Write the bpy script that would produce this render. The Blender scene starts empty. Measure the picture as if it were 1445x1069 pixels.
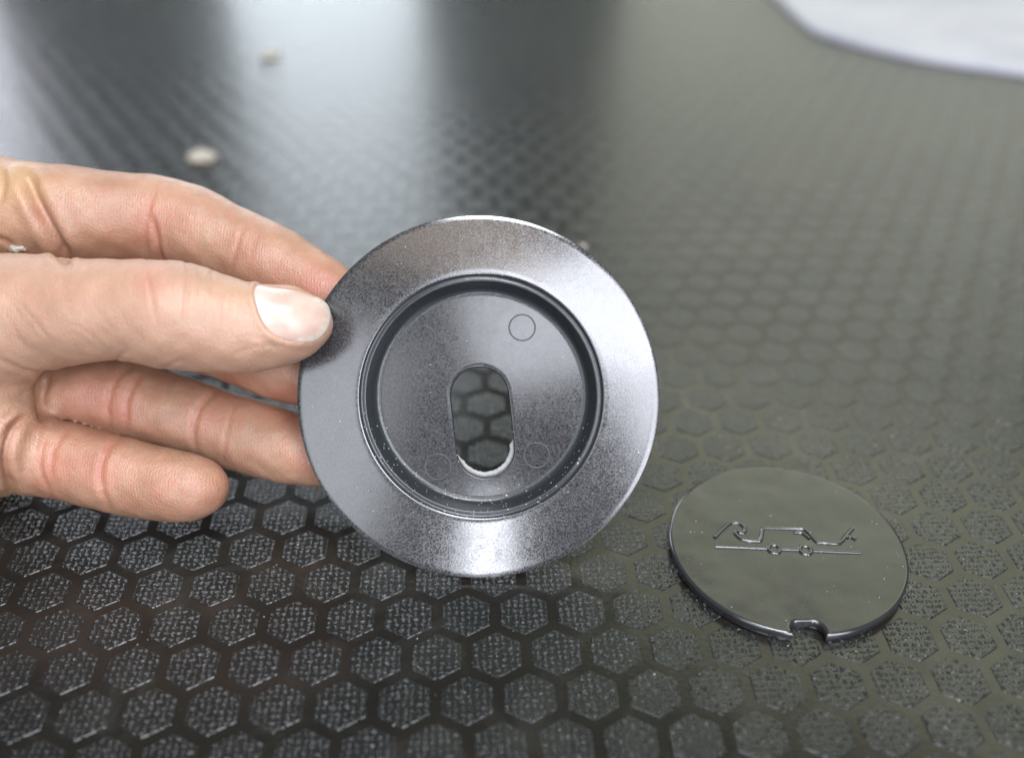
import bpy, bmesh, math, random
import numpy as np
from mathutils import Vector, Matrix

random.seed(7); rng = np.random.default_rng(7)
S = 0.001                                   # everything below is written in millimetres
sc = bpy.context.scene
sc.cycles.use_denoising = True
sc.cycles.denoising_prefilter = 'ACCURATE'

# ------------------------------------------------------------------ camera
F, CAMH, TH = 1362.35, 143.61, 0.618814     # focal length in photo pixels, height over the floor, downward pitch
CX, CY = 722.5, 534.5
cam = bpy.data.cameras.new('camera'); camo = bpy.data.objects.new('camera', cam)
sc.collection.objects.link(camo); sc.camera = camo
cam.sensor_width = 36.0; cam.lens = F/1445*36
cam.clip_start = 0.005; cam.clip_end = 50
camo.location = (0, 0, CAMH*S)
camo.rotation_euler = (math.pi/2-TH, 0, 0)
cam.dof.use_dof = True; cam.dof.focus_distance = 0.189; cam.dof.aperture_fstop = 6.6
RX = np.array([1., 0, 0]); FW = np.array([0, math.cos(TH), -math.sin(TH)]); DN = np.array([0, -math.sin(TH), -math.cos(TH)])
def c2w(P):                                 # (right, down, depth) in mm -> place in the room in mm
    P = np.asarray(P, float)
    return P[..., 0:1]*RX + P[..., 1:2]*DN + P[..., 2:3]*FW + np.array([0, 0, CAMH])
def px3(px, py, d): return ((px-CX)/F*d, (py-CY)/F*d, d)
def on_floor(px, py, h=0.0):
    x, y = (px-CX)/F, (py-CY)/F
    d = x*RX + y*DN + FW
    return (d*(h-CAMH)/d[2])[:2]

# ------------------------------------------------------------------ world and lamps
w = bpy.data.worlds.new('World'); sc.world = w; w.use_nodes = True
bg = w.node_tree.nodes['Background']; bg.inputs[0].default_value = (0.70, 0.92, 0.90, 1); bg.inputs[1].default_value = 0.11
sc.view_settings.view_transform = 'Standard'; sc.view_settings.look = 'None'
sc.view_settings.exposure = 0.0; sc.view_settings.gamma = 1.0

def lamp(name, az, el, dist, wd, ht, L, col, origin=(0, 150, 0), spread=180):
    """window-like area lamp seen from origin under azimuth az (0 = away from the camera, + = right) and elevation el"""
    a, e = math.radians(az), math.radians(el)
    d = Vector((math.sin(a)*math.cos(e), math.cos(a)*math.cos(e), math.sin(e)))
    l = bpy.data.lights.new(name, 'AREA'); l.shape = 'RECTANGLE'; l.size = wd; l.size_y = ht
    l.energy = L*math.pi*wd*ht; l.color = col; l.spread = math.radians(spread)
    o = bpy.data.objects.new(name, l); sc.collection.objects.link(o)
    o.location = Vector(origin)*S + d*dist
    o.rotation_euler = (-d).to_track_quat('-Z', 'Y').to_euler()
    return o
# behind the camera: a broad window high on the right, its side pane, a dimmer one to the left, a narrow low door gap
lamp('window_light_high', 158, 47, 1.2, 0.85, 0.38, 12.0, (0.88, 0.91, 1.0))
lamp('window_light_side', 144, 22, 1.2, 0.42, 0.74, 9.5, (0.88, 0.90, 1.0))
lamp('window_light_left', -150, 26, 1.3, 0.55, 0.80, 3.9, (0.88, 0.92, 1.0))
lamp('door_gap_light', 181, 11, 1.4, 0.12, 0.50, 26.0, (0.88, 0.91, 1.0))
lamp('added_glint_light', 160, 80, 1.2, 0.48, 0.36, 27.0, (0.90, 0.93, 1.0))  # added overhead lamp, no known source, brings out glints on the pad relief
lamp('added_warm_light', -168, 60, 1.2, 0.60, 0.24, 2.0, (1.0, 0.78, 0.60))  # added dim lamp, gives the top of the ring a brown reflection
# beyond the floor: a tall bright strip, a corner window on the left, a broad olive garden light ahead
lamp('bright_strip_light', -10.5, 16, 1.3, 0.235, 0.80, 4.6, (0.83, 0.91, 0.98), (0, 0, 0))
lamp('corner_window_light', -34, 15, 1.3, 0.30, 0.7, 4.5, (0.88, 0.90, 1.0), (0, 0, 0))
lamp('garden_light_low', 20.5, 17, 1.5, 0.76, 0.9, 1.4, (0.93, 0.95, 0.79), (0, 0, 0))
lamp('garden_light_high', 29.5, 39.0, 1.3, 0.85, 0.38, 2.1, (0.91, 0.95, 0.68), (0, 0, 0))

# ------------------------------------------------------------------ helpers
def tag(o, label=None, cat=None, group=None, kind=None):
    if label: o['label'] = label
    if cat: o['category'] = cat
    if group: o['group'] = group
    if kind: o['kind'] = kind
    return o
def new_obj(name, me, mat=None, parent=None, link=True):
    o = bpy.data.objects.new(name, me)
    if mat and not me.materials: me.materials.append(mat)
    if parent: o.parent = parent
    if link: sc.collection.objects.link(o)
    return o
def empty(name, loc):
    o = bpy.data.objects.new(name, None); o.empty_display_size = 0.01
    sc.collection.objects.link(o); o.location = Vector(loc)*S
    return o
def mesh(name, V, Fc, smooth=True):
    me = bpy.data.meshes.new(name)
    me.from_pydata([tuple(float(c)*S for c in v) for v in V], [], [tuple(f) for f in Fc])
    me.update()
    if smooth: me.polygons.foreach_set('use_smooth', [True]*len(me.polygons))
    return me
def fix_normals(me):
    b = bmesh.new(); b.from_mesh(me); bmesh.ops.recalc_face_normals(b, faces=b.faces); b.to_mesh(me); b.free()
def autosmooth(me, deg=30):
    b = bmesh.new(); b.from_mesh(me)
    for e in b.edges:
        if len(e.link_faces) == 2 and e.calc_face_angle(0) > math.radians(deg): e.smooth = False
    b.to_mesh(me); b.free()

class NT:                                    # small node-tree writer
    def __init__(s, name):
        s.m = bpy.data.materials.new(name); s.m.use_nodes = True; s.t = s.m.node_tree
        s.b = s.t.nodes['Principled BSDF']
    def n(s, typ, **k):
        x = s.t.nodes.new(typ)
        for a, v in k.items():
            if a.startswith('i_'):
                key = a[2:]; key = int(key) if key.isdigit() else key.replace('_', ' ')
                s.put(x.inputs[key], v)
            else: setattr(x, a, v)
        return x
    def put(s, sock, v):
        if isinstance(v, bpy.types.NodeSocket): s.t.links.new(v, sock)
        elif isinstance(v, bpy.types.Node): s.t.links.new(v.outputs[0], sock)
        else: sock.default_value = v
    def math(s, op, a, b=0.0, c=0.0, clamp=False):
        x = s.n('ShaderNodeMath', operation=op, use_clamp=clamp); s.put(x.inputs[0], a); s.put(x.inputs[1], b)
        s.put(x.inputs[2], c); return x.outputs[0]
    def pos(s):                              # place in the room, in millimetres
        g = s.n('ShaderNodeNewGeometry'); v = s.n('ShaderNodeVectorMath', operation='SCALE'); s.put(v.inputs[0], g.outputs['Position'])
        v.inputs['Scale'].default_value = 1000; return v.outputs[0]
    def obj(s, k=1000):
        g = s.n('ShaderNodeTexCoord'); v = s.n('ShaderNodeVectorMath', operation='SCALE'); s.put(v.inputs[0], g.outputs['Object'])
        v.inputs['Scale'].default_value = k; return v.outputs[0]
    def noise(s, vec, scale, det=4, rough=.55, dist=0.0):
        x = s.n('ShaderNodeTexNoise'); s.put(x.inputs['Vector'], vec); x.inputs['Scale'].default_value = scale
        x.inputs['Detail'].default_value = det; x.inputs['Roughness'].default_value = rough; x.inputs['Distortion'].default_value = dist
        return x.outputs[0]
    def ramp(s, v, a, b, c0=0.0, c1=1.0):
        x = s.n('ShaderNodeMapRange', clamp=True); s.put(x.inputs[0], v)
        for i, q in enumerate((a, b, c0, c1)): s.put(x.inputs[i+1], q)
        return x.outputs[0]
    def mix(s, f, a, b):
        x = s.n('ShaderNodeMix', data_type='RGBA'); s.put(x.inputs[0], f); s.put(x.inputs[6], a); s.put(x.inputs[7], b); return x.outputs[2]
    def bump(s, h, dist, strength=1.0, nrm=None):
        x = s.n('ShaderNodeBump'); s.put(x.inputs['Height'], h); x.inputs['Distance'].default_value = dist; x.inputs['Strength'].default_value = strength
        if nrm is not None: s.put(x.inputs['Normal'], nrm)
        return x.outputs[0]
    def set(s, **k):
        for a, v in k.items(): s.put(s.b.inputs[a.replace('_', ' ')], v)
def specks(t, vec, cell, size, keep):
    """sparse round specks: 1 inside a speck; keep = share of cells that hold one"""
    v = t.n('ShaderNodeTexVoronoi'); t.put(v.inputs['Vector'], vec); v.inputs['Scale'].default_value = 1.0/cell
    c = t.n('ShaderNodeSeparateColor'); t.put(c.inputs[0], v.outputs['Color'])
    near = t.math('LESS_THAN', v.outputs['Distance'], t.math('MULTIPLY', c.outputs[1], size/cell))
    return t.math('MULTIPLY', near, t.math('LESS_THAN', c.outputs[0], keep))

# ------------------------------------------------------------------ floor: film with raised hexagon pads
PITCH, PHI, OX, OY = 11.0, -0.0460326, 2.48865, 0.54279
cph, sph = math.cos(PHI), math.sin(PHI)
def lat2w(u, v):                             # lattice frame -> room
    a, b = u+OX, v+OY
    return (cph*a+sph*b, -sph*a+cph*b)

def floor_mat(pad):
    t = NT('floor_pad_film' if pad else 'floor_channel_film')
    P = t.pos()
    big = t.noise(P, 0.02, 3)
    dust = specks(t, P, 1.7, 0.16, 0.20)
    dust2 = specks(t, P, 6.0, 0.22, 0.15)
    d = t.math('MAXIMUM', dust, dust2)
    if pad:
        # the woven wire imprint: small raised ovals with a dimple, lying and standing by turns
        r = t.n('ShaderNodeVectorRotate', rotation_type='Z_AXIS'); t.put(r.inputs['Vector'], P); r.inputs['Angle'].default_value = PHI
        wob = t.n('ShaderNodeTexNoise'); t.put(wob.inputs['Vector'], P); wob.inputs['Scale'].default_value = 0.9; wob.inputs['Detail'].default_value = 2
        wv = t.n('ShaderNodeVectorMath', operation='MULTIPLY_ADD'); t.put(wv.inputs[0], wob.outputs['Color'])
        wv.inputs[1].default_value = (1.1, 1.1, 0); t.put(wv.inputs[2], r.outputs[0])
        s = t.n('ShaderNodeSeparateXYZ'); t.put(s.inputs[0], wv.outputs[0])
        C = 1.26
        u = t.math('DIVIDE', s.outputs[0], C); v = t.math('DIVIDE', s.outputs[1], C)
        fu, fv = t.math('FLOOR', u), t.math('FLOOR', v)
        par = t.math('FLOORED_MODULO', t.math('ADD', fu, fv), 2.0)
        x = t.math('SUBTRACT', t.math('SUBTRACT', u, fu), 0.5); y = t.math('SUBTRACT', t.math('SUBTRACT', v, fv), 0.5)
        # par 0: long axis x
        def lerp(a, b): return t.math('ADD', t.math('MULTIPLY', par, t.math('SUBTRACT', b, a)), a)
        lo, sh = lerp(x, y), lerp(y, x)
        rnd = t.n('ShaderNodeTexWhiteNoise', noise_dimensions='2D'); cv = t.n('ShaderNodeCombineXYZ'); t.put(cv.inputs[0], fu); t.put(cv.inputs[1], fv); t.put(rnd.inputs['Vector'], cv.outputs[0])
        rsp = t.n('ShaderNodeSeparateColor'); t.put(rsp.inputs[0], rnd.outputs['Color'])
        lo = t.math('ADD', lo, t.math('MULTIPLY', t.math('SUBTRACT', rsp.outputs[0], .5), .26)); sh = t.math('ADD', sh, t.math('MULTIPLY', t.math('SUBTRACT', rsp.outputs[1], .5), .26))
        dd = t.math('SQRT', t.math('ADD', t.math('POWER', t.math('ABSOLUTE', t.math('DIVIDE', lo, 0.45)), 2.0), t.math('POWER', t.math('ABSOLUTE', t.math('DIVIDE', sh, 0.27)), 2.0)))
        up = t.n('ShaderNodeMapRange', interpolation_type='SMOOTHSTEP'); t.put(up.inputs[0], dd)
        for i, q in enumerate((1.05, 0.62, 0, 1)): up.inputs[i+1].default_value = q
        dn = t.n('ShaderNodeMapRange', interpolation_type='SMOOTHSTEP'); t.put(dn.inputs[0], dd)
        for i, q in enumerate((0.62, 0.1, 0, .4)): dn.inputs[i+1].default_value = q
        h = t.math('SUBTRACT', up.outputs[0], dn.outputs[0])
        h = t.math('MULTIPLY', h, t.math('ADD', .45, t.math('MULTIPLY', rsp.outputs[2], .8)))
        h2 = t.noise(P, 3.2, 3)
        h = t.math('ADD', h, t.math('MULTIPLY', h2, 0.12))
        nb = t.bump(h, 0.00042, 1.0)
        col = t.mix(t.ramp(big, .35, .7), (0.007, 0.008, 0.008, 1), (0.012, 0.012, 0.010, 1))
        col = t.mix(t.math('MULTIPLY', up.outputs[0], .6), col, (0.016, 0.017, 0.017, 1))
        t.set(Roughness=t.math('SUBTRACT', t.ramp(h2, .3, .7, 0.20, 0.28), t.math('MULTIPLY', up.outputs[0], .09)), Normal=nb)
    else:
        col = t.mix(t.ramp(big, .35, .7), (0.009, 0.008, 0.007, 1), (0.016, 0.014, 0.011, 1))
        h2 = t.noise(P, 1.1, 5, .6)
        t.set(Roughness=t.ramp(t.noise(P, .12, 4), .3, .7, 0.14, 0.24), Normal=t.bump(h2, 0.00002, 1.0))
    wear = t.ramp(t.noise(P, .045, 6, .7, .8), .50, .72)
    col = t.mix(t.math('MULTIPLY', wear, .55), col, (0.040, 0.038, 0.033, 1))
    col = t.mix(d, col, (0.35, 0.34, 0.31, 1))
    t.set(Base_Color=col, IOR=1.5)
    if pad: t.b.inputs['Specular IOR Level'].default_value = .75
    return t.m
M_pad, M_chan = floor_mat(True), floor_mat(False)

fl = new_obj('floor', mesh('floor', [(-900, -300, -.18), (900, -300, -.18), (900, 1300, -.18), (-900, 1300, -.18)], [(0, 1, 2, 3)], False), M_chan)
tag(fl, kind='structure', label='dark glossy floor film with raised hexagons')
def pad_geo():
    V, Fc = [], []
    for r, z in ((4.52, -.20), (4.48, -.12), (4.37, -.02), (4.28, 0.0)):
        for k in range(6):
            a = math.pi/6 + k*math.pi/3
            V.append((r/math.cos(math.pi/6)*math.cos(a), r/math.cos(math.pi/6)*math.sin(a), z))
    for l in range(3):
        for k in range(6):
            a, b = l*6+k, l*6+(k+1) % 6
            Fc.append((a, b, b+6, a+6))
    Fc.append(tuple(range(18, 24)))
    return V, Fc
PV, PF = pad_geo()
PV = [(cph*x+sph*y, -sph*x+cph*y, z) for x, y, z in PV]
pad_me = mesh('hexagon_pad', PV, PF, False); pad_me.materials.append(M_pad)
cells = []
for j in range(3, 76):
    for i in range(-45, 46):
        u, v = (i+.5*(j % 2))*PITCH, j*PITCH*.8660254
        x, y = lat2w(u, v)
        if y < 40 or y > 690: continue
        if abs(x) > 95+(y-40)*0.56: continue
        px_, py_ = None, None
        # depth of the pad along the view, for ordering by size
        p = np.array([x, y, -CAMH]); dep = p@FW; sx = p@RX/dep*F+CX; sy = p@DN/dep*F+CY
        vis = -30 < sx < 1475 and -20 < sy < 1099
        cells.append((0 if vis else 1, dep, x, y))
cells.sort()
VV, FF = [], []
for k, (nv, dep, x, y) in enumerate(cells):
    if k < 300:
        o = bpy.data.objects.new('hexagon_pad', pad_me); sc.collection.objects.link(o)
        o.parent = fl; o.location = (x*S, y*S, random.uniform(-.015, .0)*S)
    else:
        b = len(VV); VV += [(vx+x, vy+y, vz) for vx, vy, vz in PV]; FF += [tuple(q+b for q in f) for f in PF]
o = new_obj('hexagon_pads', mesh('hexagon_pads', VV, FF, False), M_pad, fl); tag(o, kind='stuff')

# ------------------------------------------------------------------ black plastic
def plastic(name, frosted, spec=.95):
    t = NT(name); P = t.obj()
    grain = t.noise(P, 2.6, 3, .7); fine = t.noise(P, 6.0, 2, .7); cloud = t.noise(P, 0.06, 4, .6); mid = t.noise(P, .5, 5, .65, .6)
    dust = t.math('MAXIMUM', specks(t, P, .8, .10, .10), specks(t, P, 3.5, .14, .25))
    if frosted:
        col = t.mix(t.ramp(grain, .35, .7), (0.014, 0.014, 0.015, 1), (0.060, 0.058, 0.060, 1))
        rough = t.math('ADD', t.ramp(cloud, .3, .7, .13, .185), t.ramp(mid, .4, .65, -.02, .03)); rough = t.math('ADD', rough, t.ramp(grain, .35, .65, -.02, .07))
        h = t.math('ADD', t.math('MULTIPLY', grain, 1.0), t.math('MULTIPLY', fine, .6))
        n = t.bump(h, 0.000007, 1.0); n = t.bump(mid, 0.00002, .5, n)
    else:
        col = t.mix(t.ramp(grain, .3, .7), (0.012, 0.012, 0.012, 1), (0.022, 0.022, 0.021, 1))
        rough = t.math('ADD', t.ramp(cloud, .3, .7, .14, .22), t.ramp(mid, .35, .7, -.02, .03))
        n = t.bump(t.math('ADD', grain, fine), 0.000006, 1.0); n = t.bump(t.noise(P, .06, 2), 0.0012, .6, n)
    col = t.mix(dust, col, (0.45, 0.45, 0.42, 1))
    t.set(Base_Color=col, Roughness=rough, Normal=n, IOR=1.55)
    if frosted: t.b.inputs['Specular IOR Level'].default_value = spec
    return t.m
M_frost = plastic('frosted_black_plastic', True); M_scuff = plastic('scuffed_black_plastic', True, .45); M_lid = plastic('satin_black_plastic', False)
tt = NT('gloss_black_plastic'); Pq = tt.obj()
dq = tt.math('MAXIMUM', specks(tt, Pq, .45, .13, .25), specks(tt, Pq, 1.3, .20, .35))
sy = tt.n('ShaderNodeSeparateXYZ'); tt.put(sy.inputs[0], Pq)
dq = tt.math('MULTIPLY', dq, tt.math('GREATER_THAN', tt.math('ADD', tt.ramp(sy.outputs[1], 4, -20), tt.math('MULTIPLY', tt.noise(Pq, .22, 3), 1.3)), 1.05))
tt.set(Base_Color=tt.mix(dq, (0.022, 0.025, 0.027, 1), (.42, .42, .38, 1)), Roughness=tt.math('ADD', .26, tt.math('MULTIPLY', dq, .5)),
       Normal=tt.bump(tt.noise(Pq, 1.2, 4), 0.00006, 1.0)); M_gloss = tt.m
tt = NT('torn_plastic_edge'); Pq = tt.obj()
tt.set(Base_Color=tt.mix(tt.noise(Pq, 1.5, 4), (.18, .18, .18, 1), (.40, .40, .39, 1)), Roughness=.6, Normal=tt.bump(tt.noise(Pq, 3, 3), .0001)); M_torn = tt.m

tt = NT('polished_relief_plastic'); tt.set(Base_Color=(.02, .02, .021, 1), Roughness=.16, IOR=1.8); M_relief = tt.m
tt = NT('worn_mark_plastic'); tt.set(Base_Color=(.05, .05, .05, 1), Roughness=.36); M_mark = tt.m
# ------------------------------------------------------------------ the held flanged ring
RD = 190.5                                   # its distance along the view
RMM = RD/F                                   # mm per photo pixel there
rc = px3(675, 559.2, RD)
ring = empty('flanged_cover_ring', c2w(rc))
ring.rotation_euler = camo.rotation_euler    # faces the camera; local x right, y up, z towards the camera
tag(ring, 'round grey frosted plastic ring cover with sunken centre and oval slot, held by the hand', 'ring cover')
N = 256
def lathe(prof, n=N, cx=0, cy=0):
    V, Fc = [], []
    for r, z in prof:
        for k in range(n):
            a = 2*math.pi*k/n; V.append((cx+r*math.cos(a), cy+r*math.sin(a), z))
    for l in range(len(prof)-1):
        for k in range(n):
            a, b = l*n+k, l*n+(k+1) % n; Fc.append((a, b, b+n, a+n))
    return V, Fc
R0 = 256.2*RMM; RL = 171.5*RMM; RF = 148.0*RMM
oc = (679.2-675)*RMM; ocy = -(558.8-559.2)*RMM
# flange: shallow cone, lathed, its inner circle a little off centre as in the photograph
prof = [(R0-.55, -1.5), (R0-.08, -1.35), (R0, -1.1), (R0, -.45), (R0-.02, -.36), (R0-.12, -.30)]
ZL = 1.05
for k in range(1, 13):
    q = k/12; r = (R0-.25)+(RL+.35-(R0-.25))*q
    prof.append((r, -.30+(ZL+.30)*(q*1.12-.12*q*q)))
prof += [(RL+.15, ZL-.02), (RL, ZL-.12)]
def shift(V):
    out = []
    for x, y, z in V:
        r = math.hypot(x, y); q = min(1, max(0, (R0-.3-r)/(R0-.3-RL)))
        out.append((x+oc*q, y+ocy*q, z))
    return out
V, Fc = lathe(prof); me = mesh('flange', shift(V), Fc); fix_normals(me); autosmooth(me, 40); new_obj('flange', me, M_frost, ring)
# back of the flange
V, Fc = lathe([(R0-.55, -1.5), (RL+1.6, -.4), (RL+1.5, -4.6)]); me = mesh('back_face', shift(V), Fc); fix_normals(me); autosmooth(me); new_obj('back_face', me, M_frost, ring)
# recess wall with its step for the lid
ZF = -2.6; FR = 1.6; RFE = RL-3.85
prof = [(RL, ZL-.12), (RL-.05, ZL-.35), (RL-.55, ZL-.62), (RL-.70, ZL-.62), (RL-.82, ZL-.52), (RL-1.25, ZL-.55), (RL-1.35, ZL-.68), (RL-1.42, ZL-1.0), (RFE+FR*math.sin(math.radians(50)), ZF+FR*(1-math.cos(math.radians(50))))]
V, Fc = lathe(prof, cx=oc, cy=ocy); me = mesh('recess_wall', V, Fc); fix_normals(me); autosmooth(me, 50); o = new_obj('recess_wall', me, M_gloss, ring)
V, Fc = lathe([(RFE+FR*math.sin(math.radians(q)), ZF+FR*(1-math.cos(math.radians(q)))) for q in range(50, -6, -5)], cx=oc, cy=ocy)
me = mesh('recess_fillet', V, Fc); fix_normals(me); new_obj('recess_fillet', me, M_gloss, ring)
# recess floor with the oval slot
sx_, sy_ = (680.4-675)*RMM, -(596.5-559.2)*RMM
SA = math.radians(6.3); SR, SL = 41.0*RMM, 38.0*RMM
def stadium(off, a):                         # point of the slot outline seen under angle a, off = offset outwards
    # march along direction a from the slot centre to the rounded-rectangle outline
    ca, sa = math.cos(a-SA), math.sin(a-SA)  # slot frame: long axis is local y
    R = SR+off
    # intersection with capsule
    lo, hi = 0.0, 60.0
    for _ in range(40):
        m = (lo+hi)/2; x, y = m*ca, m*sa; yy = max(-SL, min(SL, y))
        if math.hypot(x, y-yy) < R: lo = m
        else: hi = m
    return (sx_+lo*math.cos(a), sy_+lo*math.sin(a))
def outerc(r, a):                            # circle of the recess seen from the slot centre
    ca, sa = math.cos(a), math.sin(a); dx, dy = sx_-oc, sy_-ocy
    b = dx*ca+dy*sa; c = dx*dx+dy*dy-r*r; m = -b+math.sqrt(b*b-c)
    return (sx_+m*ca, sy_+m*sa)
V, Fc = [], []
n = 288; rings = []
RFL = RFE+FR*math.sin(math.radians(-5)); ZFL = ZF+FR*(1-math.cos(math.radians(5)))
def dome(x, y): return ZFL+.78*(1-((x-oc)**2+(y-ocy)**2)/RFL**2)
for (off, dz) in ((0.02, -1.6), (0.0, -.5), (.06, -.22), (.22, -.06), (.5, 0)):
    rings.append([(*stadium(off, 2*math.pi*k/n), dz) for k in range(n)])
for q in (.04, .1, .18, .28, .4, .52, .64, .76, .88, 1.0):
    row = []
    for k in range(n):
        a = 2*math.pi*k/n; s0 = stadium(.5, a); s1 = outerc(RFL, a)
        row.append((s0[0]+(s1[0]-s0[0])*q, s0[1]+(s1[1]-s0[1])*q, 0))
    rings.append(row)
for l, row in enumerate(rings):
    for (x, y, dz) in row: V.append((x, y, dome(x, y)+dz))
for l in range(len(rings)-1):
    for k in range(n):
        a, b = l*n+k, l*n+(k+1) % n; Fc.append((a, b, b+n, a+n))
nf = 2*n
me = mesh('slot_edge', V[:4*n], [f for f in Fc if max(f) < 4*n]); fix_normals(me); autosmooth(me, 60)
# which way do normals face: make them look into the slot / to the camera
new_obj('slot_edge', me, M_gloss, ring)
me = mesh('recess_floor', V[3*n:], [tuple(q-3*n for q in f) for f in Fc if min(f) >= 3*n]); fix_normals(me); new_obj('recess_floor', me, M_scuff, ring)
# round ejector marks, thin raised circles (local mm measured from the photograph)
for (ax, ay, br) in ((655, 352, 36), (380, 383, 35), (421, 738, 36), (695, 706, 35)):
    X, Y = 400+ax/1.94364, 280+ay/1.94364
    mx, my = (X-675)*RMM, -(Y-559.2)*RMM; r = br/1.94364*RMM
    V, Fc = [], []
    m = 48; sec = [(-.17, -.02), (-.09, .09), (0, .13), (.09, .09), (.17, -.02)]
    for (dr, dz) in sec:
        for k in range(m):
            a = 2*math.pi*k/m; x, y = mx+(r+dr)*math.cos(a), my+(r+dr)*math.sin(a); V.append((x, y, dome(x, y)+dz))
    for l in range(4):
        for k in range(m):
            a, b = l*m+k, l*m+(k+1) % m; Fc.append((a, b, b+m, a+m))
    me = mesh('moulding_mark', V, Fc); fix_normals(me); new_obj('moulding_mark', me, M_mark, ring)
# torn bright sliver along the bottom of the slot
V, Fc = [], []
m = 40
for k in range(m+1):
    q = k/m; a = math.radians(232+q*100)
    x, y = stadium(-.02, a); x2, y2 = stadium(-.02-min(1, 9*q, 9*(1-q))*(.25+.72*math.sin(math.pi*q)**.6+.2*q+random.uniform(-.09, .09)), a)
    z = dome(x, y)-1.25
    V += [(x, y, z), (x2, y2, z-.1+random.uniform(-.1, .1)), (x2, y2, z-.35), (x, y, z-.45)]
for k in range(m):
    for q in range(4): Fc.append((k*4+q, k*4+(q+1) % 4, (k+1)*4+(q+1) % 4, (k+1)*4+q))
me = mesh('torn_edge', V, Fc); fix_normals(me); o = new_obj('torn_edge', me, M_torn, ring); o['label'] = 'ragged pale grey torn edge along the bottom of the slot'
# a few crumbs of swarf in the recess
for k in range(26):
    a = math.radians(random.gauss(262, 26)); r = random.uniform(RF-1.4, RF+1.6)
    pass

# ------------------------------------------------------------------ the lid on the floor
LC = (56.05, 141.08); LR, LH = 23.75, 2.1
lid = empty('round_lid', (LC[0], LC[1], 0.02))
tag(lid, 'round dark plastic lid with raised van outline and edge notch, lying on the floor', 'lid')
def lid_outline(off):
    """outline with the notch cut in, off > 0 shrinks it"""
    R = LR-off; xa, xb, yt, cr = -4.25-off, 1.95+off, -20.35+off, 1.5+off
    pts = []
    a0 = math.atan2(-math.sqrt(R*R-xb*xb), xb); a1 = math.atan2(-math.sqrt(R*R-xa*xa), xa)+2*math.pi
    m = 180
    for k in range(m+1):
        a = a0+(a1-a0)*k/m; pts.append((R*math.cos(a), R*math.sin(a)))
    for k in range(9):
        a = math.pi-k*math.pi/2/8; pts.append((xa+cr+cr*math.cos(a), yt-cr+cr*math.sin(a)))
    cr2 = cr+.7
    for k in range(9):
        a = math.pi/2-k*math.pi/2/8; pts.append((xb-cr2+cr2*math.cos(a), yt-cr2+cr2*math.sin(a)))
    return pts
lev = [(.25, 0.0), (0, .25), (0, LH-.45), (.10, LH-.18), (.30, LH-.04), (.6, LH)]
V, Fc = [], []
for off, z in lev: V += [(x, y, z) for x, y in lid_outline(off)]
n = len(V)//len(lev)
for l in range(len(lev)-1):
    for k in range(n):
        a, b = l*n+k, l*n+(k+1) % n; Fc.append((a, b, b+n, a+n))
me = mesh('rim', V, Fc); fix_normals(me); autosmooth(me, 50); new_obj('rim', me, M_relief, lid)
# top face
def lz(x, y): return LH
base = lid_outline(.6)
me = mesh('lid_top', [(x, y, LH) for x, y in base], [tuple(range(len(base)))], False); fix_normals(me); new_obj('lid_top', me, M_lid, lid)
def smooth_path(P, sub=6):
    P = [np.array(p, float) for p in P]; out = []
    E_ = [2*P[0]-P[1]]+P+[2*P[-1]-P[-2]]
    for i in range(1, len(E_)-2):
        for k in range(sub):
            t = k/sub; a, b, c, d = E_[i-1:i+3]
            out.append(.5*((2*b)+(-a+c)*t+(2*a-5*b+4*c-d)*t*t+(-a+3*b-3*c+d)*t**3))
    out.append(P[-1]); return out
def stroke(name, path, wd, ht=.34, closed=False):
    wd *= 1.45
    """raised half-round line lying on the lid"""
    P = [np.array(p, float) for p in path]; V, Fc = [], []; L = len(P)
    sec = [(-1, -.1), (-.9, .43), (-.6, .8), (-.2, .98), (.2, .98), (.6, .8), (.9, .43), (1, -.1)]
    for i, p in enumerate(P):
        if closed: tan = P[(i+1) % L]-P[i-1]
        else: tan = P[min(i+1, L-1)]-P[max(i-1, 0)]
        tan /= max(1e-9, np.linalg.norm(tan)); nn = np.array([-tan[1], tan[0]])
        for s_, h_ in sec:
            q = p+nn*s_*wd/2; V.append((q[0], q[1], lz(*q)+h_*ht))
    k6 = len(sec)
    for i in range(L if closed else L-1):
        j = (i+1) % L
        for s_ in range(k6-1): Fc.append((i*k6+s_, i*k6+s_+1, j*k6+s_+1, j*k6+s_))
    if not closed: Fc += [tuple(range(k6)), tuple((L-1)*k6+s_ for s_ in reversed(range(k6)))]
    me = mesh(name, V, Fc); fix_normals(me); autosmooth(me, 60); return new_obj(name, me, M_relief, lid)
stroke('wave_line', smooth_path([(-14.48, 1.45), (-12.72, 3.5), (-10.9, 5.35), (-9.6, 5.85), (-8.4, 5.4), (-7.75, 4.2), (-8.1, 3.0), (-9.0, 2.85), (-9.45, 3.7)]), .62)
stroke('wave_line', smooth_path([(-9.45, 3.7), (-10.0, 2.9), (-9.7, 1.9), (-8.9, 1.0), (-7.5, .55), (-5.44, .42)]), .62)
stroke('van_line', [(-5.44, .42), (-5.1, .9), (-4.75, 1.8), (-4.3, 3.4), (-4.0, 4.15), (-3.6, 4.30), (0, 4.2), (3.9, 4.1), (4.6, 3.8), (5.2, 2.7), (5.9, .7), (6.3, -.02), (8.5, -.1), (10.8, -.14), (11.6, .7), (12.65, 1.96), (14.6, 4.1)], .62)
stroke('van_line', smooth_path([(2.2, 3.0), (3.4, 2.95), (4.1, 2.5), (4.95, 1.15)]), .62)
stroke('van_line', smooth_path([(12.6, 1.45), (13.2, 1.75), (13.7, 1.5), (14.3, .9)], 4), .62)
stroke('road_line', [(-14.75, -1.14), (-9.5, -1.42), (-4.45, -1.70)], .55)
stroke('road_line', [(-1.55, -1.85), (.2, -1.95), (1.95, -2.02)], .6)
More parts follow.
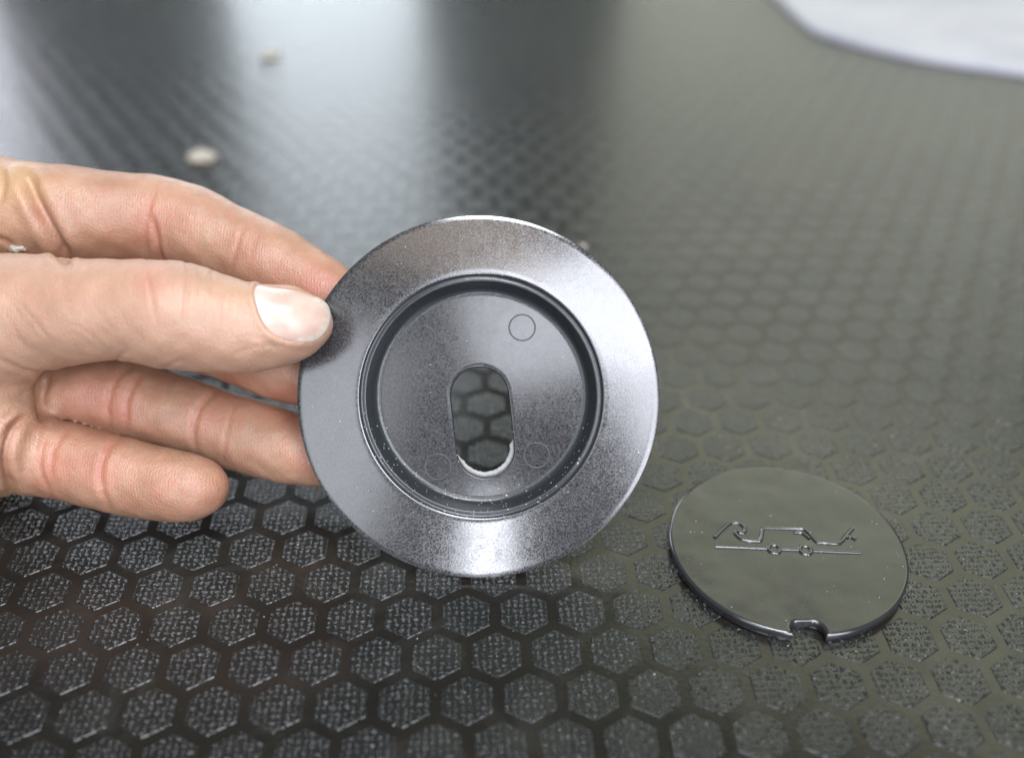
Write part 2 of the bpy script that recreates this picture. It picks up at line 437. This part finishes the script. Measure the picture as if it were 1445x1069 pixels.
stroke('road_line', [(4.75, -2.2), (9.5, -2.45), (14.2, -2.72)], .7)
for cx_ in (-2.97, 3.30):
    cy_ = -1.78 if cx_ < 0 else -2.08
    stroke('wheel_mark', [(cx_+1.15*math.cos(a*math.pi/14), cy_+1.15*math.sin(a*math.pi/14)) for a in range(28)], .62, closed=True)

# ------------------------------------------------------------------ white board beyond, flakes
tt = NT('white_painted_board'); Pq = tt.pos()
tt.set(Base_Color=tt.mix(tt.ramp(tt.noise(Pq, .02, 4), .3, .7), (.31, .31, .35, 1), (.43, .43, .455, 1)), Roughness=.5, Normal=tt.bump(tt.noise(Pq, .4, 3), .0002))
M_white = tt.m
edge = [on_floor(*p, 3) for p in ((1098, -6), (1120, 16), (1145, 36), (1183, 50), (1233, 63), (1283, 74), (1358, 86), (1445, 98))]
pts = [(148, 800), (147, 680)]+[tuple(p) for p in smooth_path([(147.5, 610)]+[tuple(e) for e in edge]+[(330, 380)], 5)]+[(700, 240), (700, 800)]
V, Fc = [], []
cen = np.array([450., 600.])
for ins, z in ((0, -.3), (.1, 1.5), (.5, 2.4), (1.2, 2.9), (2.5, 3)):
    for p in pts:
        d = cen-np.array(p); d /= np.linalg.norm(d); V.append((*(np.array(p)+d*ins), z))
n = len(pts)
for l in range(4):
    for k in range(n):
        a, b = l*n+k, l*n+(k+1) % n; Fc.append((a, b, b+n, a+n))
Fc.append(tuple(range(4*n, 5*n)))
me = mesh('white_board', V, Fc); fix_normals(me); autosmooth(me, 40)
tag(new_obj('white_board', me, M_white), 'blurred white board with a rounded corner at the far right edge of the floor', 'board')

tt = NT('pale_wood_chip'); Pq = tt.obj()
tt.set(Base_Color=tt.mix(tt.noise(Pq, .6, 4), (.34, .30, .24, 1), (.48, .43, .36, 1)), Roughness=.8, Normal=tt.bump(tt.noise(Pq, 1.2, 4), .0004)); M_chip = tt.m
def chip(name, c, size, seed, label, rot=0.0, z=None):
    r_ = np.random.default_rng(seed); b = bmesh.new(); bmesh.ops.create_icosphere(b, subdivisions=3, radius=1)
    ph = r_.uniform(0, 6, 6)
    for v in b.verts:
        k = 1+.16*math.sin(3*v.co.x+ph[0])*math.sin(4*v.co.y+ph[1])+.10*math.sin(7*v.co.x+5*v.co.z+ph[2])+.08*math.sin(9*v.co.y+ph[3])
        v.co = Vector((v.co.x*size[0]*k, v.co.y*size[1]*k, max(-.6, min(.6, v.co.z*1.3))*size[2]*k))*S
    me = bpy.data.meshes.new(name); b.to_mesh(me); b.free()
    o = new_obj(name, me, M_chip); o.location = Vector((c[0], c[1], size[2]*.55 if z is None else z))*S; o.rotation_euler = (0, 0, rot)
    me.polygons.foreach_set('use_smooth', [True]*len(me.polygons))
    return tag(o, label, 'crumb')
chip('pale_crumb', on_floor(285, 221, 1), (5.2, 5.0, 1.8), 1, 'pale blurred crumb on the floor just above the index finger, larger of the two')
chip('pale_crumb', on_floor(381, 78, 1), (4.6, 5.0, 1.6), 2, 'faint pinkish blurred crumb at the left edge of the bright reflection, farther away')
chip('pale_crumb', on_floor(823, 345, 1), (1.2, 1.2, .6), 3, 'tiny pale crumb on the floor just behind the top right of the ring cover')
#HAND
# ------------------------------------------------------------------ the hand, one continuous surface from blended round limbs
VOX = 0.5
def cr_chain(P, sub=5):
    return np.array(smooth_path([(*px3(x, y, d), r*d/F) for x, y, r, d in P], sub))
CH = {
 'index': [(-95, 292, 88, 213), (-30, 296, 80, 210), (40, 303, 74, 206), (110, 306, 70.5, 205), (170, 309, 65, 206), (222, 313, 64.5, 207), (262, 322, 63, 207), (305, 340, 59.5, 206), (350, 358, 57, 205), (395, 379, 55, 203.5), (430, 398, 51.5, 202.5), (470, 420, 46, 201), (498, 436, 38, 200.5)],
 'middle': [(-90, 440, 82, 213), (0, 447, 74, 211), (80, 448, 62, 209), (170, 456, 52, 208), (230, 463, 50, 207), (300, 479, 51, 205.5), (360, 499, 53, 203.5), (410, 516, 53, 203), (450, 530, 49, 202.3), (482, 545, 40, 201.5)],
 'ring': [(-80, 560, 72, 210), (0, 555, 64, 208), (70, 553, 57, 206), (125, 556, 56, 205), (165, 561, 57, 205.5), (215, 575, 57, 205.5), (262, 588, 55, 205), (300, 599, 54, 205), (345, 613, 53, 204.5), (390, 626, 53, 204), (428, 634, 50, 203.5), (462, 645, 42, 203)],
 'pinky': [(-80, 655, 64, 206), (-20, 646, 58, 204), (35, 644, 54, 198.8), (80, 648, 55, 196.8), (115, 656, 55.5, 195.8), (150, 665, 54.5, 195), (200, 678, 53, 194.5), (240, 684, 51.5, 193.5), (268, 687, 47, 193), (286, 688, 37, 193)],
 'thumb': [(-110, 480, 116, 196), (-50, 465, 104, 191), (10, 449, 92, 187), (65, 441, 80, 185), (120, 438, 74, 182.5), (175, 438, 71.5, 181.3), (215, 441, 75, 180.8), (250, 445, 77, 180.6), (290, 454, 71.5, 181), (335, 461, 66, 181.6), (375, 462, 59.5, 182.5), (405, 459, 54, 182.8), (427, 456, 42.5, 183)],
}
PALM = [  # heel, web, knuckle row and wrist: (points, blend)
 [(-60, 300, 82, 216), (-200, 330, 105, 222), (-420, 420, 120, 224)],
 [(-60, 420, 90, 217), (-220, 430, 110, 224), (-420, 450, 125, 226)],
 [(-60, 545, 82, 214), (-220, 530, 105, 222), (-420, 500, 120, 226)],
 [(-50, 645, 70, 208), (-200, 620, 95, 216), (-420, 530, 110, 224)],
 [(-60, 590, 96, 194), (-150, 560, 120, 198), (-290, 520, 130, 206), (-420, 490, 130, 214)],
 [(-20, 618, 78, 192), (-70, 600, 90, 194)],
 [(-420, 470, 135, 224), (-620, 520, 150, 226), (-900, 580, 165, 226)],
]
lo = np.array([-232., -52., 160.]); hi = np.array([-28., 42., 250.])
dims = np.ceil((hi-lo)/VOX).astype(int)+1
ax = [lo[i]+VOX*np.arange(dims[i]) for i in range(3)]
def seg_field(Fld, C, margin=7.0):
    """min of tapered round segments into Fld, each only near itself"""
    for a, b in zip(C[:-1], C[1:]):
        r = max(a[3], b[3])+margin
        l_ = np.minimum(a[:3], b[:3])-r; h_ = np.maximum(a[:3], b[:3])+r
        s = [slice(max(0, int((l_[i]-lo[i])/VOX)), max(0, min(dims[i], int((h_[i]-lo[i])/VOX)+2))) for i in range(3)]
        if any(q.stop <= q.start for q in s): continue
        X = ax[0][s[0]][:, None, None].astype(np.float32); Y = ax[1][s[1]][None, :, None].astype(np.float32); Z = ax[2][s[2]][None, None, :].astype(np.float32)
        d = (b-a)[:3]; L2 = float(d@d)
        t = np.clip(((X-a[0])*d[0]+(Y-a[1])*d[1]+(Z-a[2])*d[2])/L2, 0, 1)
        D = np.sqrt((X-a[0]-t*d[0])**2+(Y-a[1]-t*d[1])**2+(Z-a[2]-t*d[2])**2)-(a[3]+t*(b[3]-a[3]))
        Fld[s[0], s[1], s[2]] = np.minimum(Fld[s[0], s[1], s[2]], D)
def smin(a, b, k):
    h = np.clip(.5+.5*(b-a)/k, 0, 1); return b*(1-h)+a*h-k*h*(1-h)
def newf(): return np.full(dims, 8.0, np.float32)
palm = newf()
for P in PALM:
    f_ = newf(); seg_field(f_, cr_chain(P, 4)); palm = smin(palm, f_, 4.5)
chains = {k: cr_chain(v) for k, v in CH.items()}
total = newf()
m1, m2 = newf(), newf()
for k, C in chains.items():
    f_ = newf(); seg_field(f_, C)
    m2 = np.minimum(m2, np.maximum(m1, f_)); m1 = np.minimum(m1, f_)
    g = smin(palm, f_, 3.2 if k != 'thumb' else 5.0)
    total = smin(total, g, .15)
total = np.maximum(total, np.minimum(.45-m2, palm-1.2))    # a clean slit where two fingers touch
Dn = total
# surface nets
ins = Dn < 0
c8 = np.zeros(tuple(dims-1), np.int8)
for i in (0, 1):
    for j in (0, 1):
        for k in (0, 1): c8 += ins[i:dims[0]-1+i, j:dims[1]-1+j, k:dims[2]-1+k]
act = (c8 > 0) & (c8 < 8); idx = -np.ones(act.shape, np.int64); cell = np.argwhere(act); idx[act] = np.arange(len(cell))
acc = np.zeros((len(cell), 3)); cnt = np.zeros(len(cell))
corner = [(i, j, k) for i in (0, 1) for j in (0, 1) for k in (0, 1)]
for a in corner:
    for b in corner:
        if sum(abs(p-q) for p, q in zip(a, b)) == 1 and a < b:
            va = Dn[cell[:, 0]+a[0], cell[:, 1]+a[1], cell[:, 2]+a[2]]; vb = Dn[cell[:, 0]+b[0], cell[:, 1]+b[1], cell[:, 2]+b[2]]
            m = (va < 0) != (vb < 0); t = np.where(m, va/np.where(m, va-vb, 1), 0)
            p = np.array(a)[None]+t[:, None]*(np.array(b)-np.array(a))[None]
            acc[m] += p[m]; cnt[m] += 1
HV = lo+(cell+acc/cnt[:, None])*VOX
quads = []
for axis in range(3):
    o1, o2 = [(1, 2), (2, 0), (0, 1)][axis]
    sl0 = [slice(None)]*3; sl1 = [slice(None)]*3; sl0[axis] = slice(0, -1); sl1[axis] = slice(1, None)
    A, B = ins[tuple(sl0)], ins[tuple(sl1)]
    e = np.argwhere(A != B); m = (e[:, o1] > 0) & (e[:, o2] > 0) & (e[:, o1] < dims[o1]-1) & (e[:, o2] < dims[o2]-1); e = e[m]
    fl_ = A[tuple(e.T)]
    q = []
    for d1, d2 in ((0, 0), (-1, 0), (-1, -1), (0, -1)):
        c = e.copy(); c[:, o1] += d1; c[:, o2] += d2; q.append(idx[tuple(c.T)])
    q = np.stack(q, 1); q[~fl_] = q[~fl_][:, ::-1]; quads.append(q)
HQ = np.concatenate(quads); HQ = HQ[(HQ >= 0).all(1)]
def tri(Fd, P):                              # trilinear lookup
    g = (P-lo)/VOX; i = np.clip(np.floor(g).astype(int), 0, dims-2); t = g-i; v = 0
    for a in corner:
        w_ = np.prod([(t[:, n_] if a[n_] else 1-t[:, n_]) for n_ in range(3)], axis=0)
        v = v+w_*Fd[i[:, 0]+a[0], i[:, 1]+a[1], i[:, 2]+a[2]]
    return v
def grad(Fd, P, h=.5):
    g = np.stack([tri(Fd, P+np.eye(3)[i]*h)-tri(Fd, P-np.eye(3)[i]*h) for i in range(3)], 1)
    return g/np.maximum(1e-6, np.linalg.norm(g, axis=1))[:, None]
# relax: umbrella smoothing on the quad graph
ed = np.concatenate([HQ[:, [0, 1]], HQ[:, [1, 2]], HQ[:, [2, 3]], HQ[:, [3, 0]]])
def relax(V, n, lam=.5):
    for _ in range(n):
        s = np.zeros_like(V); c = np.zeros(len(V))
        for a, b in ((0, 1), (1, 0)):
            for d in range(3): s[:, d] += np.bincount(ed[:, a], V[ed[:, b], d], len(V))
            c += np.bincount(ed[:, a], minlength=len(V))
        V = V+lam*(s/np.maximum(c, 1)[:, None]-V)
    return V
def vnormals(V):
    n_ = np.cross(V[HQ[:, 2]]-V[HQ[:, 0]], V[HQ[:, 3]]-V[HQ[:, 1]]); N_ = np.zeros_like(V)
    for i in range(4):
        for d in range(3): N_[:, d] += np.bincount(HQ[:, i], n_[:, d], len(V))
    return N_/np.maximum(1e-9, np.linalg.norm(N_, axis=1))[:, None]
HV = relax(HV, 5)
nearc = np.clip((2.0-tri(m2, HV))/1.2, 0, 1)[:, None]     # smooth the slits where fingers meet
for _ in range(30): HV = HV+nearc*(relax(HV, 1)-HV)
HV = relax(HV, 2)
HN = vnormals(HV)
if (HN*grad(Dn, HV)).sum(1).mean() < 0: HQ = HQ[:, ::-1]; HN = -HN
# which limb is nearest
names = list(chains); dist = []
for k in names:
    C = chains[k]; best = np.full(len(HV), 99.)
    for a, b in zip(C[:-1], C[1:]):
        d = (b-a)[:3]; t = np.clip(((HV-a[:3])@d)/(d@d), 0, 1)
        best = np.minimum(best, np.linalg.norm(HV-a[:3]-t[:, None]*d, axis=1)-(a[3]+t*(b[3]-a[3])))
    dist.append(best)
who = np.argmin(np.array(dist), 0)
PX = HV[:, 0]/HV[:, 2]*F+CX; PY = HV[:, 1]/HV[:, 2]*F+CY
view = -HV/np.linalg.norm(HV, axis=1)[:, None]; facing = (HN*view).sum(1) > -.15
def pline(P, X, Y):
    best = np.full(len(X), 1e9); tt_ = np.zeros(len(X)); n_ = len(P)-1
    for i in range(n_):
        a = np.array(P[i], float); d = np.array(P[i+1], float)-a
        t = np.clip(((X-a[0])*d[0]+(Y-a[1])*d[1])/(d@d), 0, 1)
        q = np.hypot(X-a[0]-t*d[0], Y-a[1]-t*d[1]); m = q < best; best[m] = q[m]; tt_[m] = ((i+t)/n_)[m]
    return best, tt_
# (limb, polyline in photo pixels, half width px, depth mm, redness)
CR = [
 ('index', [(224, 256), (213, 280), (207, 305), (205, 335), (207, 372)], 3.5, .30, .55),
 ('index', [(214, 305), (221, 335), (229, 375)], 3.5, .55, .9),
 ('index', [(346, 315), (338, 335), (330, 360), (324, 392)], 3.0, .22, .4),
 ('index', [(305, 300), (300, 330), (296, 360)], 3.0, .05, .1),
 ('index', [(365, 325), (358, 345), (352, 372)], 3.0, .08, .2),
 ('index', [(38, 246), (44, 268), (54, 292), (68, 320), (86, 353), (95, 370)], 8, 2.2, .35),
 ('ring', [(192, 512), (168, 530), (157, 548), (151, 575), (154, 606)], 4.0, .35, .5),
 ('ring', [(200, 525), (187, 545), (179, 565), (177, 605)], 4.0, .38, .8),
 ('ring', [(308, 548), (292, 562), (281, 576), (273, 597), (272, 617), (278, 640)], 4.0, .45, .7),
 ('ring', [(334, 566), (326, 585), (319, 612), (315, 650)], 3.0, .18, .4),
 ('ring', [(66, 530), (60, 552), (58, 575), (62, 598)], 6, .9, .5),
 ('pinky', [(36, 586), (20, 603), (10, 625), (7, 645), (11, 672), (22, 702)], 6, 1.3, .6),
 ('pinky', [(100, 603), (86, 618), (76, 634), (72, 655), (72, 680)], 3.5, .25, .6),
 ('pinky', [(66, 605), (59, 630), (56, 655), (62, 678), (74, 706)], 3.5, .28, .5),
 ('pinky', [(172, 616), (154, 630), (144, 650), (141, 672), (146, 695), (156, 722)], 4.0, .42, .7),
 ('thumb', [(206, 360), (208, 385), (211, 405), (215, 425), (221, 455)], 2.6, .22, .75),
 ('thumb', [(232, 360), (234, 380), (236, 400)], 2.6, .12, .2),
 ('thumb', [(262, 362), (265, 385), (264, 410), (261, 435), (258, 462)], 2.8, .28, .25),
 ('thumb', [(298, 380), (300, 400), (298, 420)], 2.6, .14, .15),
 ('thumb', [(316, 410), (313, 430), (309, 455)], 2.6, .12, .2),
 ('thumb', [(160, 514), (168, 503), (179, 494)], 2.8, .30, .25),
 ('thumb', [(226, 521), (238, 515), (258, 508)], 2.8, .25, .15),
 ('thumb', [(330, 500), (355, 490), (385, 486)], 2.6, .10, .1),
 ('thumb', [(0, 507), (15, 516), (34, 524), (55, 527), (78, 525)], 3.5, .45, .3),
 ('thumb', [(15, 455), (25, 475), (40, 497)], 3, .14, .15),
 ('thumb', [(60, 390), (72, 410), (70, 425)], 3, .06, .15),
 ('thumb', [(130, 430), (150, 455), (165, 470)], 3, .08, .15),
 ('thumb', [(185, 366), (187, 385), (190, 405)], 2.2, .10, .15),
 ('thumb', [(240, 372), (243, 395), (241, 420)], 2.2, .12, .2),
 ('thumb', [(282, 374), (283, 400), (279, 432)], 2.2, .13, .15),
 ('thumb', [(330, 400), (328, 430), (322, 455)], 2.2, .08, .1),
 ('thumb', [(100, 455), (125, 470), (150, 492)], 2.2, .10, .1),
 ('thumb', [(20, 420), (45, 448), (70, 480)], 2.4, .12, .1),
 ('thumb', [(-10, 400), (20, 430), (30, 455)], 2.4, .10, .1),
 ('thumb', [(345, 470), (365, 478), (392, 492)], 2.2, .10, .1),
 (None, [(-15, 568), (10, 565), (30, 560), (38, 553)], 3.0, .35, .3),
 (None, [(-15, 600), (5, 590), (22, 577)], 3.0, .35, .4),
 (None, [(-10, 640), (2, 615), (18, 598)], 3.0, .25, .3),
 (None, [(2, 235), (4, 260), (0, 290)], 5.0, .5, .15),
 (None, [(-5, 335), (8, 340), (22, 350)], 4.0, .5, .4),
]
disp = np.zeros(len(HV)); red = np.zeros(len(HV))
for k, P, wd, dep, rd in CR:
    q, t = pline(P, PX, PY); m = facing.copy()
    if k: m &= (who == names.index(k)) | ((dep > .8) & (PX < 110))
    else: m &= PX < 60
    env = np.clip(np.minimum(t, 1-t)*5+.25, 0, 1)
    disp -= m*env*dep*np.exp(-(q/wd)**2)
    disp += m*env*dep*.22*np.exp(-((q-2.4*wd)/(1.2*wd))**2)
    red += m*env*rd*.5*np.exp(-(q/(wd*1.3))**2)
# thumb nail: bed pressed in, fold raised round it
NAIL = [(361, 404), (358, 413), (361, 428), (366, 444), (372, 456), (381, 467), (393, 475), (408, 480), (424, 482.5), (440, 482), (452, 476), (461, 466), (466, 452), (466, 438), (461, 428), (450, 420), (430, 412.5), (405, 408), (380, 405), (368, 402)]
def inside(P, X, Y):
    r = np.zeros(len(X), bool); n_ = len(P)
    for i in range(n_):
        (x1, y1), (x2, y2) = P[i], P[(i+1) % n_]
        m = ((y1 > Y) != (y2 > Y)) & (X < (x2-x1)*(Y-y1)/(y2-y1+1e-12)+x1); r ^= m
    return r
mt = facing & (who == names.index('thumb')) & (PX > 330)
q, t = pline(NAIL+[NAIL[0]], PX, PY); insd = inside(NAIL, PX, PY)
fold = np.clip((446-PX)/60, 0, 1)
disp -= mt*insd*np.clip(q/5, 0, 1)*.45
disp += mt*(~insd)*(.25+.75*fold)*.42*np.exp(-((q-4.5)/5.5)**2)
disp -= mt*fold*.25*np.exp(-(q/2.2)**2)
# the fleshy bulges between the creases and gentle unevenness
disp += .10*np.sin(HV[:, 0]*.35+HV[:, 1]*.2)+.07*np.sin(HV[:, 0]*.9+1.3)*np.sin(HV[:, 1]*.8+HV[:, 2]*.7)
HVd = HV+HN*disp[:, None]
# redness: fingertips, pads and joints, plus reddish shade painted between the fingers
blot = np.zeros(len(HV))
for (x, y, s, a) in ((175, 575, 28, .4), (285, 600, 22, .35), (210, 300, 26, .35), (345, 350, 26, .3), (75, 650, 26, .35), (145, 670, 22, .35), (300, 695, 35, .3), (215, 395, 26, .35), (445, 470, 25, .35), (470, 400, 30, .4), (150, 560, 45, .35), (110, 560, 45, .4), (300, 590, 30, .3), (415, 560, 45, .6), (330, 540, 30, .5), (432, 650, 22, .5), (150, 660, 40, .3), (90, 660, 35, .3), (230, 690, 40, .2), (210, 400, 22, .45), (250, 300, 30, .25), (180, 335, 40, .3), (430, 410, 35, .4), (380, 390, 40, .3), (60, 300, 12, .3), (100, 400, 60, .15), (60, 680, 30, .2), (450, 400, 30, .3)):
    blot += a*np.exp(-(((PX-x)/s)**2+((PY-y)/s)**2))
yel = np.zeros(len(HV))
for (x, y, s, a) in ((20, 260, 40, .9), (20, 235, 45, .5), (290, 420, 25, .35), (150, 380, 60, .25), (340, 410, 28, .45), (15, 700, 25, .6), (40, 560, 30, .4), (0, 330, 45, .3)):
    yel += a*np.exp(-(((PX-x)/s)**2+((PY-y)/(s*.7))**2))
yel *= facing
W3 = c2w(HVd)
me = bpy.data.meshes.new('hand'); me.vertices.add(len(W3)); me.vertices.foreach_set('co', (W3*S).astype(np.float32).ravel())
me.loops.add(len(HQ)*4); me.loops.foreach_set('vertex_index', HQ.astype(np.int32).ravel())
me.polygons.add(len(HQ)); me.polygons.foreach_set('loop_start', np.arange(0, len(HQ)*4, 4, dtype=np.int32))
me.update(calc_edges=True); me.validate()
me.polygons.foreach_set('use_smooth', [True]*len(me.polygons))
ca = me.color_attributes.new('skin', 'FLOAT_COLOR', 'POINT')
thumb_lit = facing*(who == 4)*1.0  # thumb's camera side, painted paler as if better lit than the fingers
col = np.stack([np.clip(red+blot, 0, 1), np.clip(yel, 0, 1), thumb_lit, np.ones(len(HV))], 1).astype(np.float32)
ca.data.foreach_set('color', col.ravel())

t = NT('skin'); P = t.pos()
at = t.n('ShaderNodeAttribute', attribute_name='skin'); sp = t.n('ShaderNodeSeparateColor'); t.put(sp.inputs[0], at.outputs['Color'])
mot = t.noise(P, .12, 5, .65); mot2 = t.noise(P, .55, 4, .6)
c = t.mix(t.ramp(mot, .35, .65), (0.29, 0.158, 0.098, 1), (0.39, 0.235, 0.152, 1))
c = t.mix(t.math('MULTIPLY', t.ramp(mot2, .44, .64), .4), c, (0.37, 0.15, 0.10, 1))
c = t.mix(t.math('MULTIPLY', sp.outputs[1], .55), c, (0.45, 0.29, 0.14, 1))
c = t.mix(t.math('MULTIPLY', sp.outputs[0], .55), c, (0.36, 0.085, 0.055, 1))
c = t.mix(t.math('MULTIPLY', sp.outputs[2], .28), c, (0.50, 0.34, 0.25, 1))  # brighter light on the thumb mixed into its skin colour
# skin relief: pores, fine lines across the limb, finger-print ridges
wv = t.n('ShaderNodeTexWave', wave_type='BANDS', bands_direction='X'); t.put(wv.inputs['Vector'], P)
wv.inputs['Scale'].default_value = .55; wv.inputs['Distortion'].default_value = 9; wv.inputs['Detail'].default_value = 3; wv.inputs['Detail Scale'].default_value = .5
vo = t.n('ShaderNodeTexVoronoi', feature='DISTANCE_TO_EDGE'); t.put(vo.inputs['Vector'], P); vo.inputs['Scale'].default_value = 1.1
cell_ = t.ramp(vo.outputs['Distance'], 0, .18)
ridg = t.n('ShaderNodeTexWave', wave_type='BANDS', bands_direction='DIAGONAL'); t.put(ridg.inputs['Vector'], P)
ridg.inputs['Scale'].default_value = .62; ridg.inputs['Distortion'].default_value = 3; ridg.inputs['Detail'].default_value = 1; ridg.inputs['Detail Scale'].default_value = .12
h = t.math('ADD', t.math('MULTIPLY', cell_, .22), t.math('MULTIPLY', t.noise(P, 2.2, 4, .65), 1.2))
h = t.math('ADD', h, t.math('MULTIPLY', wv.outputs['Fac'], .2)); h = t.math('ADD', h, t.math('MULTIPLY', ridg.outputs['Fac'], .12))
n1 = t.bump(h, .00010, 1.0); n1 = t.bump(t.noise(P, .35, 3), .0003, .5, n1)
t.set(Base_Color=c, Roughness=t.ramp(t.noise(P, .8, 3), .3, .7, .29, .42), Normal=n1, IOR=1.42)
t.b.inputs['Subsurface Weight'].default_value = .32
t.b.inputs['Subsurface Radius'].default_value = (1.0, .35, .18)
t.b.inputs['Subsurface Scale'].default_value = .0022
t.b.inputs['Specular IOR Level'].default_value = .7
M_skin = t.m
hb = tuple(c2w(px3(-60, 470, 205)))
hand = empty('hand', hb)
tag(hand, 'bare left hand reaching in from the left, holding the ring cover between thumb and fingers', 'hand')
o = new_obj('skin', me, M_skin, hand); o.location = -Vector(hb)*S

# nail plate: follows the thumb, slightly arched, its own thickness
V, Fc = [], []
NAILo = np.array(smooth_path(NAIL+[NAIL[0]], 3))[:-1]; cen = np.array([412., 443.])
C = chains['thumb']
def thumb_sd(p):
    best = 99.
    for a, b in zip(C[:-1], C[1:]):
        d = (b-a)[:3]; t_ = max(0, min(1, float((p-a[:3])@d)/float(d@d)))
        best = min(best, np.linalg.norm(p-a[:3]-t_*d)-(a[3]+t_*(b[3]-a[3])))
    return best
def on_thumb(px_, py_, lift):
    d = np.array([(px_-CX)/F, (py_-CY)/F, 1.0]); s = 165.0
    for _ in range(40):
        v = thumb_sd(d*s)-lift
        if abs(v) < .003: break
        s += min(v, 2)*.9
        if s > 190: s = 190; break
    return d*s
rows = []; m = len(NAILo)
qs = [1.0, 1.0, .97, .9, .8, .66, .5, .34, .18]
for j, q in enumerate(qs):
    row = []
    for k in range(m):
        p = cen+(NAILo[k]-cen)*q
        lift = -.25 if j == 0 else (-.06 if j == 1 else -.02+.26*(1-q*q))
        if p[0] > 440: lift += .12*min(1, (p[0]-440)/20)       # the free edge stands off
        row.append(on_thumb(p[0], p[1], lift))
    rows.append(row)
for row in rows: V += [tuple(c2w(np.array(p))-np.array(hb)) for p in row]
V.append(tuple(c2w(on_thumb(cen[0], cen[1], .27))-np.array(hb)))
for l in range(len(rows)-1):
    for k in range(m):
        a, b = l*m+k, l*m+(k+1) % m; Fc.append((a, b, b+m, a+m))
for k in range(m): Fc.append(((len(rows)-1)*m+k, (len(rows)-1)*m+(k+1) % m, len(V)-1))
me = mesh('thumb_nail', V, Fc); fix_normals(me)
def nailzone(x, y):                          # 1 = white lunula or free edge
    l_ = math.exp(-(((x-368)/13)**2+((y-432)/26)**2)); e_ = 0
    dd_ = min(math.hypot(x-a, y-b) for a, b in NAIL[8:16]); e_ = 1 if dd_ < 4.5 else max(0, 1-(dd_-4.5)/3)
    return min(1, l_), e_
ca = me.color_attributes.new('nail', 'FLOAT_COLOR', 'POINT')
arr = []
for q in qs:
    for k in range(m):
        p = cen+(NAILo[k]-cen)*q; a, b = nailzone(*p); arr += [a, b, 0, 1]
arr += [0, 0, 0, 1]; ca.data.foreach_set('color', arr)
t = NT('nail_plate'); P = t.pos(); at = t.n('ShaderNodeAttribute', attribute_name='nail'); sp = t.n('ShaderNodeSeparateColor'); t.put(sp.inputs[0], at.outputs['Color'])
c = t.mix(t.ramp(t.noise(P, .3, 3), .3, .7), (0.45, 0.31, 0.25, 1), (0.51, 0.385, 0.32, 1))
c = t.mix(sp.outputs[0], c, (0.50, 0.46, 0.42, 1)); c = t.mix(t.math('MULTIPLY', sp.outputs[1], .8), c, (0.54, 0.51, 0.42, 1))
st = t.n('ShaderNodeMapping'); t.put(st.inputs[0], P); st.inputs['Scale'].default_value = (.15, 2.2, 2.2)
t.set(Base_Color=c, Roughness=.33, Normal=t.bump(t.noise(st.outputs[0], 1.0, 3), .00003), IOR=1.5)
t.b.inputs['Subsurface Weight'].default_value = .3; t.b.inputs['Subsurface Radius'].default_value = (1, .5, .35); t.b.inputs['Subsurface Scale'].default_value = .0012
o = new_obj('thumb_nail', me, t.m, hand)
# wood chip stuck to the palm
def on_hand(px_, py_):
    d = np.array([(px_-CX)/F, (py_-CY)/F, 1.0]); ss = np.arange(165, 245, .2); v = tri(Dn, d[None]*ss[:, None]); k = np.argmax(v < 0); return c2w(d*ss[k])
cp = on_hand(25, 350)
o = chip('wood_flake', (cp[0], cp[1]), (1.6, 1.0, .9), 9, 'tiny square pale wood flake stuck between the palm and the thumb base', .1, cp[2]); o['category'] = 'wood flake'
